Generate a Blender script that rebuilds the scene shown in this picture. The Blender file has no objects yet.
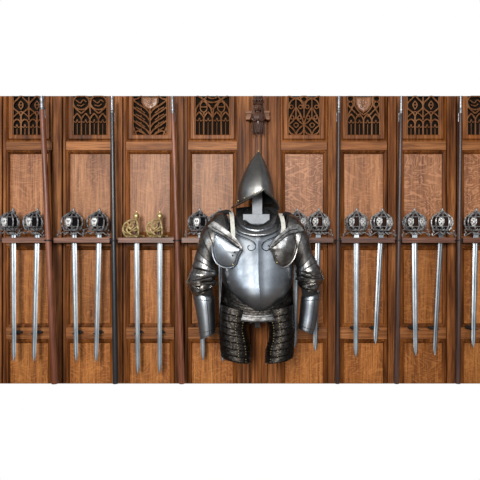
import bpy, bmesh, math, random
from mathutils import Vector, Matrix
random.seed(7)
PI = math.pi
S = 0.0055          # metres per photo pixel on the wall plane
D = 2.6             # camera distance from the wall
ZC = 1.8            # camera height
col = bpy.context.scene.collection

def W(px, py, d=0.0):
    k = S * (D - d) / D
    return Vector(((px - 240) * k, -d, ZC - (py - 240) * k))

# ------------------------------------------------------------------ materials
def new_mat(name):
    m = bpy.data.materials.new(name); m.use_nodes = True
    nt = m.node_tree; b = nt.nodes['Principled BSDF']
    return m, nt, b
def nd(nt, t, **kw):
    n = nt.nodes.new(t)
    for k, v in kw.items(): setattr(n, k, v)
    return n
def ramp(nt, stops):
    r = nd(nt, 'ShaderNodeValToRGB'); e = r.color_ramp.elements
    while len(e) < len(stops): e.new(0.5)
    for i, (p, c) in enumerate(stops):
        e[i].position = p; e[i].color = (c[0], c[1], c[2], 1)
    return r

def wood(name, dark, mid, light, horiz=False, fleck=0.0, rough=0.4, spec=0.5, var=0.25):
    m, nt, b = new_mat(name)
    L = nt.links.new
    tc = nd(nt, 'ShaderNodeTexCoord'); oi = nd(nt, 'ShaderNodeObjectInfo')
    add = nd(nt, 'ShaderNodeVectorMath', operation='ADD')
    sc = nd(nt, 'ShaderNodeVectorMath', operation='SCALE'); sc.inputs[0].default_value = (7.3, 3.1, 11.7)
    L(oi.outputs['Random'], sc.inputs['Scale'])
    L(tc.outputs['Object'], add.inputs[0]); L(sc.outputs[0], add.inputs[1])
    mp = nd(nt, 'ShaderNodeMapping')
    mp.inputs['Scale'].default_value = (2.6, 30, 75) if horiz else (75, 30, 2.6)
    L(add.outputs[0], mp.inputs[0])
    n1 = nd(nt, 'ShaderNodeTexNoise'); n1.inputs['Scale'].default_value = 1.0
    n1.inputs['Detail'].default_value = 6; n1.inputs['Roughness'].default_value = 0.65
    n1.inputs['Distortion'].default_value = 0.6
    L(mp.outputs[0], n1.inputs['Vector'])
    mp2 = nd(nt, 'ShaderNodeMapping')
    mp2.inputs['Scale'].default_value = (2, 6, 10) if horiz else (10, 6, 2)
    L(add.outputs[0], mp2.inputs[0])
    n2 = nd(nt, 'ShaderNodeTexNoise'); n2.inputs['Detail'].default_value = 3
    n2.inputs['Scale'].default_value = 1.0
    L(mp2.outputs[0], n2.inputs['Vector'])
    mx = nd(nt, 'ShaderNodeMix'); mx.inputs[0].default_value = 0.45
    L(n1.outputs[0], mx.inputs[2]); L(n2.outputs[0], mx.inputs[3])
    r = ramp(nt, [(0.37, dark), (0.5, mid), (0.63, light)])
    L(mx.outputs[0], r.inputs[0])
    out = r.outputs[0]
    mpp = nd(nt, 'ShaderNodeMapping'); mpp.inputs['Scale'].default_value = (8, 60, 260) if horiz else (260, 60, 8)
    L(add.outputs[0], mpp.inputs[0])
    po = nd(nt, 'ShaderNodeTexNoise'); po.inputs['Scale'].default_value = 1.0; po.inputs['Detail'].default_value = 2; L(mpp.outputs[0], po.inputs['Vector'])
    pr = ramp(nt, [(0.36, (0.45, 0.40, 0.36)), (0.52, (1, 1, 1))]); L(po.outputs[0], pr.inputs[0])
    pm = nd(nt, 'ShaderNodeMix', data_type='RGBA', blend_type='MULTIPLY'); pm.inputs[0].default_value = 0.8
    L(out, pm.inputs[6]); L(pr.outputs[0], pm.inputs[7]); out = pm.outputs[2]
    if fleck > 0:       # medullary ray figure of quarter sawn oak
        mp3 = nd(nt, 'ShaderNodeMapping'); mp3.inputs['Scale'].default_value = (6, 6, 13)
        nz = nd(nt, 'ShaderNodeTexNoise'); nz.inputs['Scale'].default_value = 1.0; nz.inputs['Detail'].default_value = 2.5; nz.inputs['Distortion'].default_value = 0.8
        L(add.outputs[0], mp3.inputs[0]); L(mp3.outputs[0], nz.inputs['Vector'])
        k_ = nd(nt, 'ShaderNodeMath', operation='MULTIPLY'); k_.inputs[1].default_value = 75
        L(nz.outputs[0], k_.inputs[0])
        sn = nd(nt, 'ShaderNodeMath', operation='SINE'); L(k_.outputs[0], sn.inputs[0])
        br = nd(nt, 'ShaderNodeTexNoise'); br.inputs['Scale'].default_value = 38; br.inputs['Detail'].default_value = 3
        L(add.outputs[0], br.inputs['Vector'])
        ml = nd(nt, 'ShaderNodeMath', operation='MULTIPLY'); L(sn.outputs[0], ml.inputs[0]); L(br.outputs[0], ml.inputs[1])
        fr = ramp(nt, [(0.12, (0, 0, 0)), (0.5, (fleck,) * 3)])
        L(ml.outputs[0], fr.inputs[0])
        m2 = nd(nt, 'ShaderNodeMix', data_type='RGBA')
        L(fr.outputs[0], m2.inputs[0]); L(out, m2.inputs[6])
        m2.inputs[7].default_value = (min(1, light[0]*1.5), min(1, light[1]*1.6), min(1, light[2]*1.8), 1)
        out = m2.outputs[2]
    hs = nd(nt, 'ShaderNodeHueSaturation')
    mr = nd(nt, 'ShaderNodeMapRange'); mr.inputs[3].default_value = 1 - var; mr.inputs[4].default_value = 1 + var
    L(oi.outputs['Random'], mr.inputs[0]); L(mr.outputs[0], hs.inputs['Value'])
    L(out, hs.inputs['Color']); L(hs.outputs[0], b.inputs['Base Color'])
    b.inputs['Roughness'].default_value = rough
    b.inputs['Specular IOR Level'].default_value = spec
    bp = nd(nt, 'ShaderNodeBump'); bp.inputs['Strength'].default_value = 0.25; bp.inputs['Distance'].default_value = 0.002
    L(n1.outputs[0], bp.inputs['Height']); L(bp.outputs[0], b.inputs['Normal'])
    return m

def metal(name, c1, c2, rough=0.3, rvar=0.12, scale=18, bump=0.15, metallic=1.0, stretch=(1, 1, 1), hammered=0):
    m, nt, b = new_mat(name); L = nt.links.new
    tc = nd(nt, 'ShaderNodeTexCoord')
    mp = nd(nt, 'ShaderNodeMapping'); mp.inputs['Scale'].default_value = stretch
    L(tc.outputs['Object'], mp.inputs[0])
    n = nd(nt, 'ShaderNodeTexNoise'); n.inputs['Scale'].default_value = scale
    n.inputs['Detail'].default_value = 7; n.inputs['Roughness'].default_value = 0.6
    L(mp.outputs[0], n.inputs['Vector'])
    r = ramp(nt, [(0.38, c1), (0.62, c2)])
    L(n.outputs[0], r.inputs[0]); L(r.outputs[0], b.inputs['Base Color'])
    mr = nd(nt, 'ShaderNodeMapRange'); mr.inputs[1].default_value = 0.35; mr.inputs[2].default_value = 0.65
    mr.inputs[3].default_value = rough + rvar; mr.inputs[4].default_value = rough - rvar
    L(n.outputs[0], mr.inputs[0]); L(mr.outputs[0], b.inputs['Roughness'])
    b.inputs['Metallic'].default_value = metallic
    n2 = nd(nt, 'ShaderNodeTexNoise'); n2.inputs['Scale'].default_value = scale * 5; n2.inputs['Detail'].default_value = 4
    L(mp.outputs[0], n2.inputs['Vector'])
    bp = nd(nt, 'ShaderNodeBump'); bp.inputs['Strength'].default_value = bump; bp.inputs['Distance'].default_value = 0.002
    h = n2.outputs[0]
    if hammered:
        n3 = nd(nt, 'ShaderNodeTexNoise'); n3.inputs['Scale'].default_value = hammered; n3.inputs['Detail'].default_value = 2
        L(mp.outputs[0], n3.inputs['Vector'])
        ad = nd(nt, 'ShaderNodeMath', operation='MULTIPLY_ADD'); ad.inputs[1].default_value = 3.0
        L(n3.outputs[0], ad.inputs[0]); L(n2.outputs[0], ad.inputs[2]); h = ad.outputs[0]
    L(h, bp.inputs['Height']); L(bp.outputs[0], b.inputs['Normal'])
    return m
def plain(name, c, rough=0.6, metallic=0.0, noise=0.15, scale=40):
    m, nt, b = new_mat(name); L = nt.links.new
    tc = nd(nt, 'ShaderNodeTexCoord'); n = nd(nt, 'ShaderNodeTexNoise'); n.inputs['Scale'].default_value = scale
    L(tc.outputs['Object'], n.inputs['Vector'])
    r = ramp(nt, [(0.3, [v * (1 - noise) for v in c]), (0.7, [min(1, v * (1 + noise)) for v in c])])
    L(n.outputs[0], r.inputs[0]); L(r.outputs[0], b.inputs['Base Color'])
    b.inputs['Roughness'].default_value = rough; b.inputs['Metallic'].default_value = metallic
    if rough > .9: b.inputs['Specular IOR Level'].default_value = 0.05
    return m

M = {}
M['stile'] = wood('oak_stile', (0.05, 0.015, 0.004), (0.16, 0.053, 0.014), (0.31, 0.122, 0.037), rough=0.5, spec=0.12, var=0.18)
M['rail'] = wood('oak_rail', (0.11, 0.036, 0.010), (0.22, 0.080, 0.024), (0.34, 0.14, 0.048), horiz=True, rough=0.48, spec=0.15, var=0.15)
M['frame'] = wood('oak_moulding', (0.045, 0.013, 0.003), (0.16, 0.050, 0.010), (0.30, 0.106, 0.025), rough=0.45, spec=0.15, var=0.15)
M['panel'] = wood('oak_panel', (0.15, 0.050, 0.016), (0.27, 0.105, 0.037), (0.40, 0.18, 0.075), fleck=0.2, rough=0.42, spec=0.25, var=0.14)
M['panel_fleck'] = wood('oak_figured_panel', (0.15, 0.055, 0.022), (0.25, 0.10, 0.040), (0.34, 0.15, 0.068), fleck=0.55, rough=0.42, spec=0.28, var=0.05)
M['panel_low'] = wood('oak_lower_panel', (0.14, 0.040, 0.007), (0.25, 0.083, 0.016), (0.37, 0.145, 0.036), fleck=0.25, rough=0.45, spec=0.25, var=0.12)
M['tracery'] = wood('oak_tracery', (0.15, 0.055, 0.02), (0.22, 0.095, 0.04), (0.32, 0.15, 0.07), rough=0.35, var=0.05)
M['gorget'] = metal('gorget_steel', (0.22, 0.225, 0.23), (0.40, 0.405, 0.41), 0.33, 0.06, scale=20, bump=0.12)
M['elbow'] = metal('elbow_steel', (0.10, 0.092, 0.082), (0.34, 0.33, 0.32), 0.30, 0.05, scale=30, bump=0.2)
M['armour_band'] = metal('band_steel', (0.07, 0.067, 0.063), (0.22, 0.22, 0.22), 0.46, 0.05, scale=30, bump=0.2)
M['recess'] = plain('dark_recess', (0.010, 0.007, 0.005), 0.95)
M['rack'] = wood('rack_wood', (0.06, 0.022, 0.012), (0.13, 0.052, 0.03), (0.21, 0.095, 0.06), horiz=True, rough=0.38, spec=.35, var=0.1)
M['carving'] = wood('dark_carved_oak', (0.02, 0.008, 0.005), (0.05, 0.02, 0.011), (0.10, 0.045, 0.026), rough=0.35, var=0.0)
M['carving_light'] = wood('carved_block_oak', (0.09, 0.034, 0.012), (0.18, 0.07, 0.025), (0.28, 0.12, 0.05), horiz=True, spec=.2, var=0.0)
M['shaft_red'] = wood('red_shaft', (0.08, 0.024, 0.012), (0.15, 0.05, 0.026), (0.24, 0.095, 0.055), rough=0.36, spec=.3, var=0.1)
M['shaft_dark'] = wood('dark_shaft', (0.018, 0.010, 0.008), (0.042, 0.022, 0.018), (0.085, 0.045, 0.036), rough=0.36, spec=.3, var=0.1)
M['shaft_black'] = plain('black_shaft', (0.012, 0.013, 0.016), 0.35)
M['black_iron'] = plain('black_iron', (0.012, 0.011, 0.011), 0.5, 0.3)
M['socket'] = metal('socket_steel', (0.14, 0.145, 0.155), (0.33, 0.33, 0.34), 0.42, scale=60)
M['blade'] = metal('blade_steel', (0.20, 0.235, 0.265), (0.40, 0.435, 0.46), 0.46, 0.06, scale=20, stretch=(1, 1, 0.3), bump=0.05)
M['hilt'] = metal('hilt_steel', (0.05, 0.05, 0.055), (0.42, 0.42, 0.42), 0.45, 0.06, scale=90, metallic=0.55)
M['hilt_dark'] = metal('blackened_hilt_steel', (0.02, 0.02, 0.022), (0.36, 0.36, 0.37), 0.42, 0.06, scale=90, metallic=0.55)
M['plate'] = metal('pierced_plate', (0.35, 0.35, 0.34), (0.60, 0.60, 0.59), 0.5, 0.05, scale=60, metallic=0.4)
M['brass'] = metal('brass', (0.30, 0.21, 0.07), (0.78, 0.63, 0.32), 0.36, 0.06, scale=50, metallic=0.65)
M['liner_black'] = plain('black_leather_liner', (0.006, 0.005, 0.006), 0.95)
M['backing_brown'] = plain('brown_hilt_backing', (0.022, 0.011, 0.008), 0.95)  # dark brown set behind the bars for contrast
M['grip'] = plain('dark_grip', (0.012, 0.01, 0.009), 0.5)
M['wire_grip'] = plain('worn_grip', (0.10, 0.05, 0.025), 0.5)
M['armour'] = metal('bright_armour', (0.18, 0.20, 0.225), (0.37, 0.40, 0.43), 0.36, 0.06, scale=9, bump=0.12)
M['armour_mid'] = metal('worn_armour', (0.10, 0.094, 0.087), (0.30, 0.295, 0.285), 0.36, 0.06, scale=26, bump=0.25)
M['armour_dark'] = metal('brown_armour', (0.012, 0.010, 0.0085), (0.046, 0.042, 0.038), 0.40, 0.06, scale=90, bump=0.35, hammered=60)
M['helm'] = metal('helmet_steel', (0.16, 0.158, 0.15), (0.29, 0.288, 0.27), 0.38, 0.05, scale=12, bump=0.1)
M['engrave'] = plain('engraved_line', (0.03, 0.03, 0.033), 0.45, 0.6)
M['inside'] = plain('black_interior', (0.004, 0.004, 0.005), 0.9)  # black put in for the shaded hollows of helmet and plates
M['leather'] = plain('cream_leather', (0.50, 0.49, 0.43), 0.7, scale=90)
M['stand'] = plain('grey_painted_stand', (0.19, 0.205, 0.225), 0.5, 0.15, scale=60, noise=0.12)

# ------------------------------------------------------------------ helpers
def link(name, bm, mat, parent=None, origin=None, smooth=False, solid=0):
    bmesh.ops.remove_doubles(bm, verts=bm.verts, dist=1e-6)
    bmesh.ops.recalc_face_normals(bm, faces=bm.faces)
    org = origin or Vector((0, 0, 0))
    me = bpy.data.meshes.new(name)
    for v in bm.verts: v.co -= org
    for f in bm.faces: f.smooth = smooth
    bm.to_mesh(me); bm.free()
    me.materials.append(mat)
    o = bpy.data.objects.new(name, me); col.objects.link(o)
    if parent is not None: o.parent = parent
    else: o.location = org
    if smooth:
        me.set_sharp_from_angle(angle=math.radians(42))
    if solid:
        md = o.modifiers.new('thickness', 'SOLIDIFY'); md.thickness = solid; md.offset = -1
    return o
def empty(name, loc, label, cat, group=None):
    o = bpy.data.objects.new(name, None); col.objects.link(o); o.location = loc
    o.empty_display_size = 0.02
    tag(o, label, cat, group); return o
def tag(o, label, cat, group=None):
    o['label'] = label; o['category'] = cat
    if group: o['group'] = group
    return o
def bm_new(): return bmesh.new()
def box(bm, a, b, bevel=0.0):
    x0, x1 = sorted((a[0], b[0])); y0, y1 = sorted((a[1], b[1])); z0, z1 = sorted((a[2], b[2]))
    t = bmesh.new()
    bmesh.ops.create_cube(t, size=1)
    for v in t.verts:
        v.co = Vector(((x0 + x1) / 2 + v.co.x * (x1 - x0), (y0 + y1) / 2 + v.co.y * (y1 - y0), (z0 + z1) / 2 + v.co.z * (z1 - z0)))
    if bevel: bmesh.ops.bevel(t, geom=t.edges[:], offset=bevel, segments=2, affect='EDGES', profile=0.6)
    merge(bm, t)
def merge(bm, t):
    mp = {v: bm.verts.new(v.co) for v in t.verts}
    for f in t.faces:
        try: bm.faces.new([mp[v] for v in f.verts])
        except ValueError: pass
    t.free()
def loft(bm, rings, closed=True, cap0=False, cap1=False):
    vs = [[bm.verts.new(p) for p in r] for r in rings]
    n = len(rings[0])
    for i in range(len(vs) - 1):
        for j in range(n if closed else n - 1):
            k = (j + 1) % n
            try: bm.faces.new([vs[i][j], vs[i][k], vs[i + 1][k], vs[i + 1][j]])
            except ValueError: pass
    if cap0: bm.faces.new(list(reversed(vs[0])))
    if cap1: bm.faces.new(vs[-1])
def crom(pts, n=8):
    if len(pts) < 3: return [Vector(p) for p in pts]
    P = [Vector(p) for p in pts]; P = [2 * P[0] - P[1]] + P + [2 * P[-1] - P[-2]]
    out = []
    for i in range(1, len(P) - 2):
        for j in range(n):
            t = j / n
            a, b, c, d = P[i - 1], P[i], P[i + 1], P[i + 2]
            out.append(0.5 * ((2 * b) + (c - a) * t + (2 * a - 5 * b + 4 * c - d) * t * t + (3 * b - a - 3 * c + d) * t ** 3))
    out.append(P[-2]); return out
def tube(bm, pts, r, seg=6, up=Vector((0, -1, 0)), flat=1.0):
    """swept tube; r a number or list; flat scales the cross-section along `up`"""
    P = [Vector(p) for p in pts]; rings = []
    for i, p in enumerate(P):
        t = (P[min(i + 1, len(P) - 1)] - P[max(i - 1, 0)])
        t = t.normalized() if t.length > 1e-9 else Vector((0, 0, 1))
        u = up - t * up.dot(t)
        if u.length < 1e-3: u = t.orthogonal()
        u.normalize(); s = t.cross(u)
        rr = r[i] if isinstance(r, (list, tuple)) else r
        rings.append([p + (u * math.cos(a) * flat + s * math.sin(a)) * rr for a in [2 * PI * k / seg for k in range(seg)]])
    loft(bm, rings, True, True, True)
def sphere(bm, c, r, seg=10, sq=(1, 1, 1)):
    t = bmesh.new(); bmesh.ops.create_uvsphere(t, u_segments=seg, v_segments=max(5, seg // 2 + 1), radius=r)
    for v in t.verts: v.co = Vector((v.co.x * sq[0], v.co.y * sq[1], v.co.z * sq[2])) + Vector(c)
    merge(bm, t)
def lathe(bm, c, prof, seg=14):
    rings = [[Vector((c[0] + r * math.cos(2 * PI * k / seg), c[1] + r * math.sin(2 * PI * k / seg), c[2] + z)) for k in range(seg)] for r, z in prof]
    loft(bm, rings, True, True, True)
def lerp(a, b, t): return a + (b - a) * t
def interp(tab, x):
    """tab: list of (x, v1, v2...) -> interpolated tuple"""
    if x <= tab[0][0]: return tab[0][1:]
    for a, b in zip(tab, tab[1:]):
        if x <= b[0]:
            t = (x - a[0]) / (b[0] - a[0]); t2 = t
            return tuple(lerp(p, q, t2) for p, q in zip(a[1:], b[1:]))
    return tab[-1][1:]

# ================================================================== THE PANELLED WALL
TOP, BOT = 96.0, 383.6
bays = [(-54, -8), (6, 52), (66, 114), (126, 174), (188, 237), (281, 327), (340, 387), (400, 446), (460, 507), (521, 568)]
XL, XR = -68, 582
bm = bm_new()
a = W(XL, TOP + 0.3, -0.012); b = W(XR, BOT - 0.3, -0.012)
box(bm, (a.x, 0.045, a.z), (b.x, 0.012, b.z))
wall = link('wall_back', bm, M['stile'])
wall['kind'] = 'structure'

def wbox(bm, x0, x1, y0, y1, dback, dfront, bevel=0.0):
    """px rectangle measured at the front face"""
    a = W(x0, y0, dfront); b = W(x1, y1, dfront)
    box(bm, (a.x, -dback, a.z), (b.x, -dfront, b.z), bevel)
SD = 0.03     # stile depth
# stiles: a moulded post between every two bays
edges = [(XL, -54)] + [(bays[i][1], bays[i + 1][0]) for i in range(len(bays) - 1)] + [(568, XR)]
for (x0, x1) in edges:
    if x1 - x0 > 30: continue
    bm = bm_new()
    wbox(bm, x0, x1, TOP, BOT, -0.012, SD - 0.02)
    w = x1 - x0
    wbox(bm, x0 + w * 0.10, x0 + w * 0.68, TOP, BOT, SD - 0.022, SD + 0.004, 0.002)
    wbox(bm, x0 + w * 0.79, x0 + w * 0.97, TOP, BOT, SD - 0.022, SD - 0.003, 0.003)
    link('stile', bm, M['stile'], wall)
# the wide middle post
bm = bm_new(); wbox(bm, 237, 281, TOP, BOT, -0.012, SD - 0.018)
wbox(bm, 239.5, 249.5, TOP, BOT, SD - 0.019, SD + 0.004, 0.0015)
wbox(bm, 268.5, 276.5, TOP, BOT, SD - 0.019, SD, 0.0015)
wbox(bm, 278, 280.5, TOP, BOT, SD - 0.019, SD - 0.002, 0.0015)
link('stile', bm, M['stile'], wall)
bm = bm_new(); wbox(bm, 251.5, 267, TOP, BOT, SD - 0.019, SD + 0.012, 0.003)
wbox(bm, 255.5, 261.8, TOP, BOT, SD + 0.01, SD + 0.026, 0.004)
link('pilaster', bm, M['frame'], wall)

def frame_mould(bm, x0, x1, y0, y1, w, d0=SD - 0.006, d1=0.004, cut=None, steps=None):
    """picture-frame moulding with a stepped profile from the stile face down to the panel"""
    prof = steps or [(0.0, -0.006), (0.0, d0), (0.10, d0 - 0.004), (0.18, d0 - 0.004), (0.28, d0 + 0.003), (0.45, d0 + 0.001), (0.55, d0 - 0.009), (0.75, d0 - 0.011), (0.85, d1 + 0.001), (1.0, -0.001), (1.0, -0.006)]
    rings = []
    for t, d in prof:
        o = t * w
        top = y0 + o if cut != 'top' else y0
        bot = y1 - o if cut != 'bot' else y1
        A = []
        for (px, py) in ((x0 + o, top), (x1 - o, top), (x1 - o, bot), (x0 + o, bot)):
            A.append(W(px, py, max(d, 0)) if True else None)
            A[-1].y = -d
        rings.append(A)
    loft(bm, rings)
# horizontal rails, and the four panels of each bay
def rail(x0, x1, y0, y1, d=SD - 0.002):
    bm = bm_new(); wbox(bm, x0, x1, y0, y1, -0.012, d, 0.0012)
    link('rail', bm, M['rail'], wall)
def panel(x0, x1, y0, y1, mat, name='panel'):
    bm = bm_new()
    wbox(bm, x0, x1, y0, y1, -0.013, -0.001)
    link(name, bm, mat, wall)
fleckset = {1: 'panel', 2: 'panel', 3: 'panel', 4: 'panel', 5: 'panel_fleck', 6: 'panel', 7: 'panel_fleck', 8: 'panel_fleck'}
for i, (x0, x1) in enumerate(bays):
    rail(x0, x1, 141.5, 150)
    rail(x0, x1, 236.5, 246)
    rail(x0, x1, 327.5, 339)
    for (y0, y1, mk, cut, w) in ((150, 236.5, fleckset.get(i, 'panel'), None, 4.2), (246, 327.5, 'panel_low', None, 4.2), (339, BOT, 'panel_low', 'bot', 4.2)):
        bm = bm_new(); frame_mould(bm, x0, x1, y0, y1, w, cut=cut)
        link('panel_moulding', bm, M['frame'], wall)
        panel(x0 + 3.5, x1 - 3.5, y0 + 3.5, (y1 - 3.5) if cut is None else y1, M[mk])
    # tracery head
    bm = bm_new()
    frame_mould(bm, x0, x1, TOP, 141.5, 6.8, cut='top', steps=[(0, -0.006), (0, SD - 0.012), (0.18, SD - 0.010), (0.32, SD - 0.018), (0.42, SD - 0.008), (0.92, SD - 0.008), (1.0, SD - 0.014), (1.0, -0.006)])
    link('tracery_frame', bm, M['frame'], wall)
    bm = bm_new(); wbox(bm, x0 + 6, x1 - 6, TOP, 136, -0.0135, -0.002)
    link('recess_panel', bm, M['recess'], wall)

# ---- carved tracery: every bay its own pattern of thin moulded bars
TD = 0.013
def bars(polys, r=0.0040, d=TD):
    bm = bm_new()
    for p in polys:
        rr = r
        if isinstance(p, tuple): p, rr = p
        pts = [W(x, max(y, TOP + 0.4), d) for x, y in [(q.x, q.y) for q in crom([Vector((a, b, 0)) for a, b in p], 6)]]
        tube(bm, pts, rr, 5, flat=1.5)
    return bm
def lancets(x0, w, n, yt, yb, pointed=True, cusp=True):
    out = []; cw = w / n
    for i in range(n + 1):
        out.append(([(x0 + i * cw, yb), (x0 + i * cw, yt + cw * 0.5)], 0.0042))
    for i in range(n):
        a = x0 + i * cw; m = a + cw / 2
        if pointed:
            out.append([(a, yt + 5), (a + cw * .17, yt + 2.2), (m, yt - 1)]); out.append([(a + cw, yt + 5), (a + cw * .83, yt + 2.2), (m, yt - 1)])
        else:
            out.append([(a, yt + 4.5), (a + cw * .15, yt + 1.5), (m, yt), (a + cw * .85, yt + 1.5), (a + cw, yt + 4.5)])
        if cusp:
            out.append(([(m, yb), (m, yt + 9)], 0.0018))
            out.append(([(a + 1, yt + 7), (m - 1.2, yt + 8), (m, yt + 5), (m + 1.2, yt + 8), (a + cw - 1, yt + 7)], 0.0022))
    return out
def ogee_net(x0, w):
    o = []; h = w / 4
    for k in (1, 3):
        c = x0 + k * h
        for s in (-1, 1):
            o.append([(c, 94), (c + s * h * .35, 98.5), (c + s * h * .85, 102.5), (c + s * h, 105.5)])
            o.append([(c + s * h, 105.5), (c + s * h * .9, 108.5), (c + s * h * .3, 112.5), (c, 116.5), (c, 121)])
            o.append(([(c, 101), (c + s * 2.2, 105), (c, 109.5)], 0.003))
        o.append(([(c - 2.5, 105), (c + 2.5, 105)], 0.003))
    for k in (0, 2, 4):
        c = x0 + k * h
        if k < 4: o.append(([(c, 117.5), (c + h * .5, 113.8), (c + h, 111.5)], 0.003))
        if k > 0: o.append(([(c, 117.5), (c - h * .5, 113.8), (c - h, 111.5)], 0.003))
        o.append([(c, 105), (c, 100), (c + .01, 94)])
        if k == 2: o.append([(c, 120), (c, 112), (c + .01, 105)])
    return o
def circ(cx, cy, r, a0=0, a1=2 * PI, n=12, ry=None):
    return [(cx + r * math.cos(lerp(a0, a1, k / n)), cy + (ry or r) * math.sin(lerp(a0, a1, k / n))) for k in range(n + 1)]
def pat(i, x0, x1):
    w = x1 - x0; c = (x0 + x1) / 2; h = w / 4; sh = None
    if i in (1, 7, 0): p = ogee_net(x0, w) + lancets(x0, w, 4, 119.5, 136, False)
    elif i in (2, 8, 9):
        p = lancets(x0, w, 4, 114.5, 136)
        for s in (-1, 1):
            cc = c + s * h * 1.02
            p += [circ(cc, 102.5, h * .95, ry=7.2), ([(cc - 5.5, 100), (cc - 1, 103), (cc + 2, 100), (cc + 5, 102)], .003), ([(cc - 4, 105), (cc, 106), (cc + 3, 104)], .003)]
            p.append([(cc - s * 8, 106), (cc - s * 3, 111), (cc, 113.5)]); p.append([(cc + s * 8, 106), (cc + s * 3, 111), (cc, 113.5)])
        p.append([(c, 102), (c, 108), (c + .5, 114)]); p.append(circ(c, 95, 3.5, 0, PI, 6))
    elif i == 3:
        p = [([(c, 108), (c, 122), (c, 136)], .0045)]
        for y in (114, 121, 128, 134.5):
            for s in (-1, 1):
                p.append([(c, y), (c + s * 4, y - 5), (c + s * 11, y - 9.5), (c + s * w / 2, y - 14)])
                p.append(([(c + s * 5, y - 1), (c + s * 9, y - 4), (c + s * 14, y - 7)], .0028))
                p.append(([(c + s * 8, y - 2.5), (c + s * 9, y - 6)], .0025))
        for s in (-1, 1): p += [[(c + s * 8, 95), (c + s * 12, 98.5), (c + s * w / 2, 99.5)], [(c + s * 3, 135.5), (c + s * 12, 131), (c + s * w / 2, 136)], [(c + s * 13, 136), (c + s * 15.5, 130), (c + s * w / 2, 126)]]
        sh = (c - 8.5, c + 8.5, 96.5, 110)
    elif i == 4:
        p = lancets(x0, w, 4, 113, 136)
        for s in (-1, 1):
            cc = c + s * h
            p += [[(cc - h, 117), (cc - h * .8, 108), (cc - h * .3, 102), (cc, 99.5)], [(cc + h, 117), (cc + h * .8, 108), (cc + h * .3, 102), (cc, 99.5)], [(cc, 99.5), (cc - s * 3, 97), (cc - s * 5, 94)], [(cc, 99.5), (cc + s * 5, 96.5), (cc + s * 7, 94)],
                  (circ(cc, 107, 3.6, ry=5.2), .0032), ([(cc - 3, 107), (cc + 3, 107)], .003), ([(cc, 112), (cc, 115)], .004)]
        p += [[(c - 12, 97), (c - 5, 101.5), (c, 102.5), (c + 5, 101.5), (c + 12, 97)], [(c - 5, 94), (c - 3, 98), (c + 3, 98), (c + 5, 94)], [(c - 6, 103), (c, 109), (c + 6, 103)]]
    elif i == 5:
        p = []
        for s in (-1, 1):
            cc = c + s * h
            for q in (-1, 1):
                p.append([(cc, 98), (cc + q * 5.5, 102), (cc + q * h, 110), (cc + q * h, 113)])
                p.append([(cc, 107), (cc + q * 3, 112), (cc + q * 6, 118), (cc + q * h, 125)])
                p.append([(cc + q * h, 125), (cc + q * 4.5, 122.5), (cc + q * 2, 120), (cc, 117.5)])
                p.append([(cc + q * h, 125), (cc + q * 4.5, 127.5), (cc + q * 1.5, 131), (cc, 135.5)])
                p.append([(cc, 135.5), (cc + q * 5, 133.5), (cc + q * 7.5, 130), (cc + q * h, 125)])
                p.append([(cc, 98), (cc + q * 4, 97.5), (cc + q * h, 94)])
                p.append((circ(cc + q * 4.6, 107, 1.8, n=6), .0028)); p.append((circ(cc + q * 3.6, 117.5, 1.7, n=6), .0028))
                p.append(([(cc, 98), (cc, 107)], .0035)); p.append(([(cc, 107), (cc, 118)], .0035))
            p.append(([(cc - 2.5, 125), (cc, 123), (cc + 2.5, 125), (cc, 127.5), (cc - 2.5, 125)], .003))
        p += [[(c, 96), (c - 3.5, 99), (c, 102.5), (c + 3.5, 99), (c, 96)], ([(c, 103), (c, 118)], .004), ([(c, 125), (c, 136)], .004)]
    else:
        p = lancets(x0, w, 4, 115, 136)
        for s in (-1, 1):
            p += [[(c + s * w / 2, 104), (c + s * 12, 109), (c + s * 8.5, 112.5), (c + s * 4, 117)], [(c + s * 9, 95), (c + s * 9, 103), (c + s * 12, 109), (c + s * w / 2, 117)],
                  (circ(c + s * 13, 98.5, 3.2, n=8), .003), (circ(c + s * 13, 104.5, 2.6, n=8), .003), [(c + s * 9.5, 95), (c + s * 9.2, 104), (c + s * 5, 111), (c, 115)]]
        sh = (c - 7.8, c + 7.8, 96.8, 113)
    p += [([(x0, 94), (x0, 136)], .0035), ([(x1, 94), (x1, 136)], .0035), ([(x0, 136), (x1, 136)], .004)]
    return p, sh
for i, (x0, x1) in enumerate(bays):
    p, sh = pat(i, x0 + 7, x1 - 7)
    t = link('tracery', bars(p), M['tracery'], wall)
    if sh:
        a, b_, y0, y1 = sh; bm = bm_new(); c = (a + b_) / 2
        out = [(a, y0), (c, y0 + .2), (b_, y0), (b_, lerp(y0, y1, .45)), (lerp(c, b_, .75), lerp(y0, y1, .72)), (c, y1), (lerp(c, a, .75), lerp(y0, y1, .72)), (a, lerp(y0, y1, .45))]
        rings = []
        for f, d in ((1, 0.0), (1, .016), (.86, .021), (.8, .017), (.4, .019)):
            yc = lerp(y0, y1, .42)
            rings.append([W(c + (x - c) * f, yc + (y - yc) * f, d) for x, y in out])
        loft(bm, rings, True, False, True)
        # carved charge on the shield
        for q in range(5):
            ang = q * 2 * PI / 5
            sphere(bm, W(c + 2.9 * math.cos(ang + PI / 2), yc - 3.1 * math.sin(ang + PI / 2), .0195), .009, 8, (1, .35, 1))
        sphere(bm, W(c, yc, .021), .007, 8, (1, .5, 1))
        link('shield', bm, M['tracery'], t)

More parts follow.
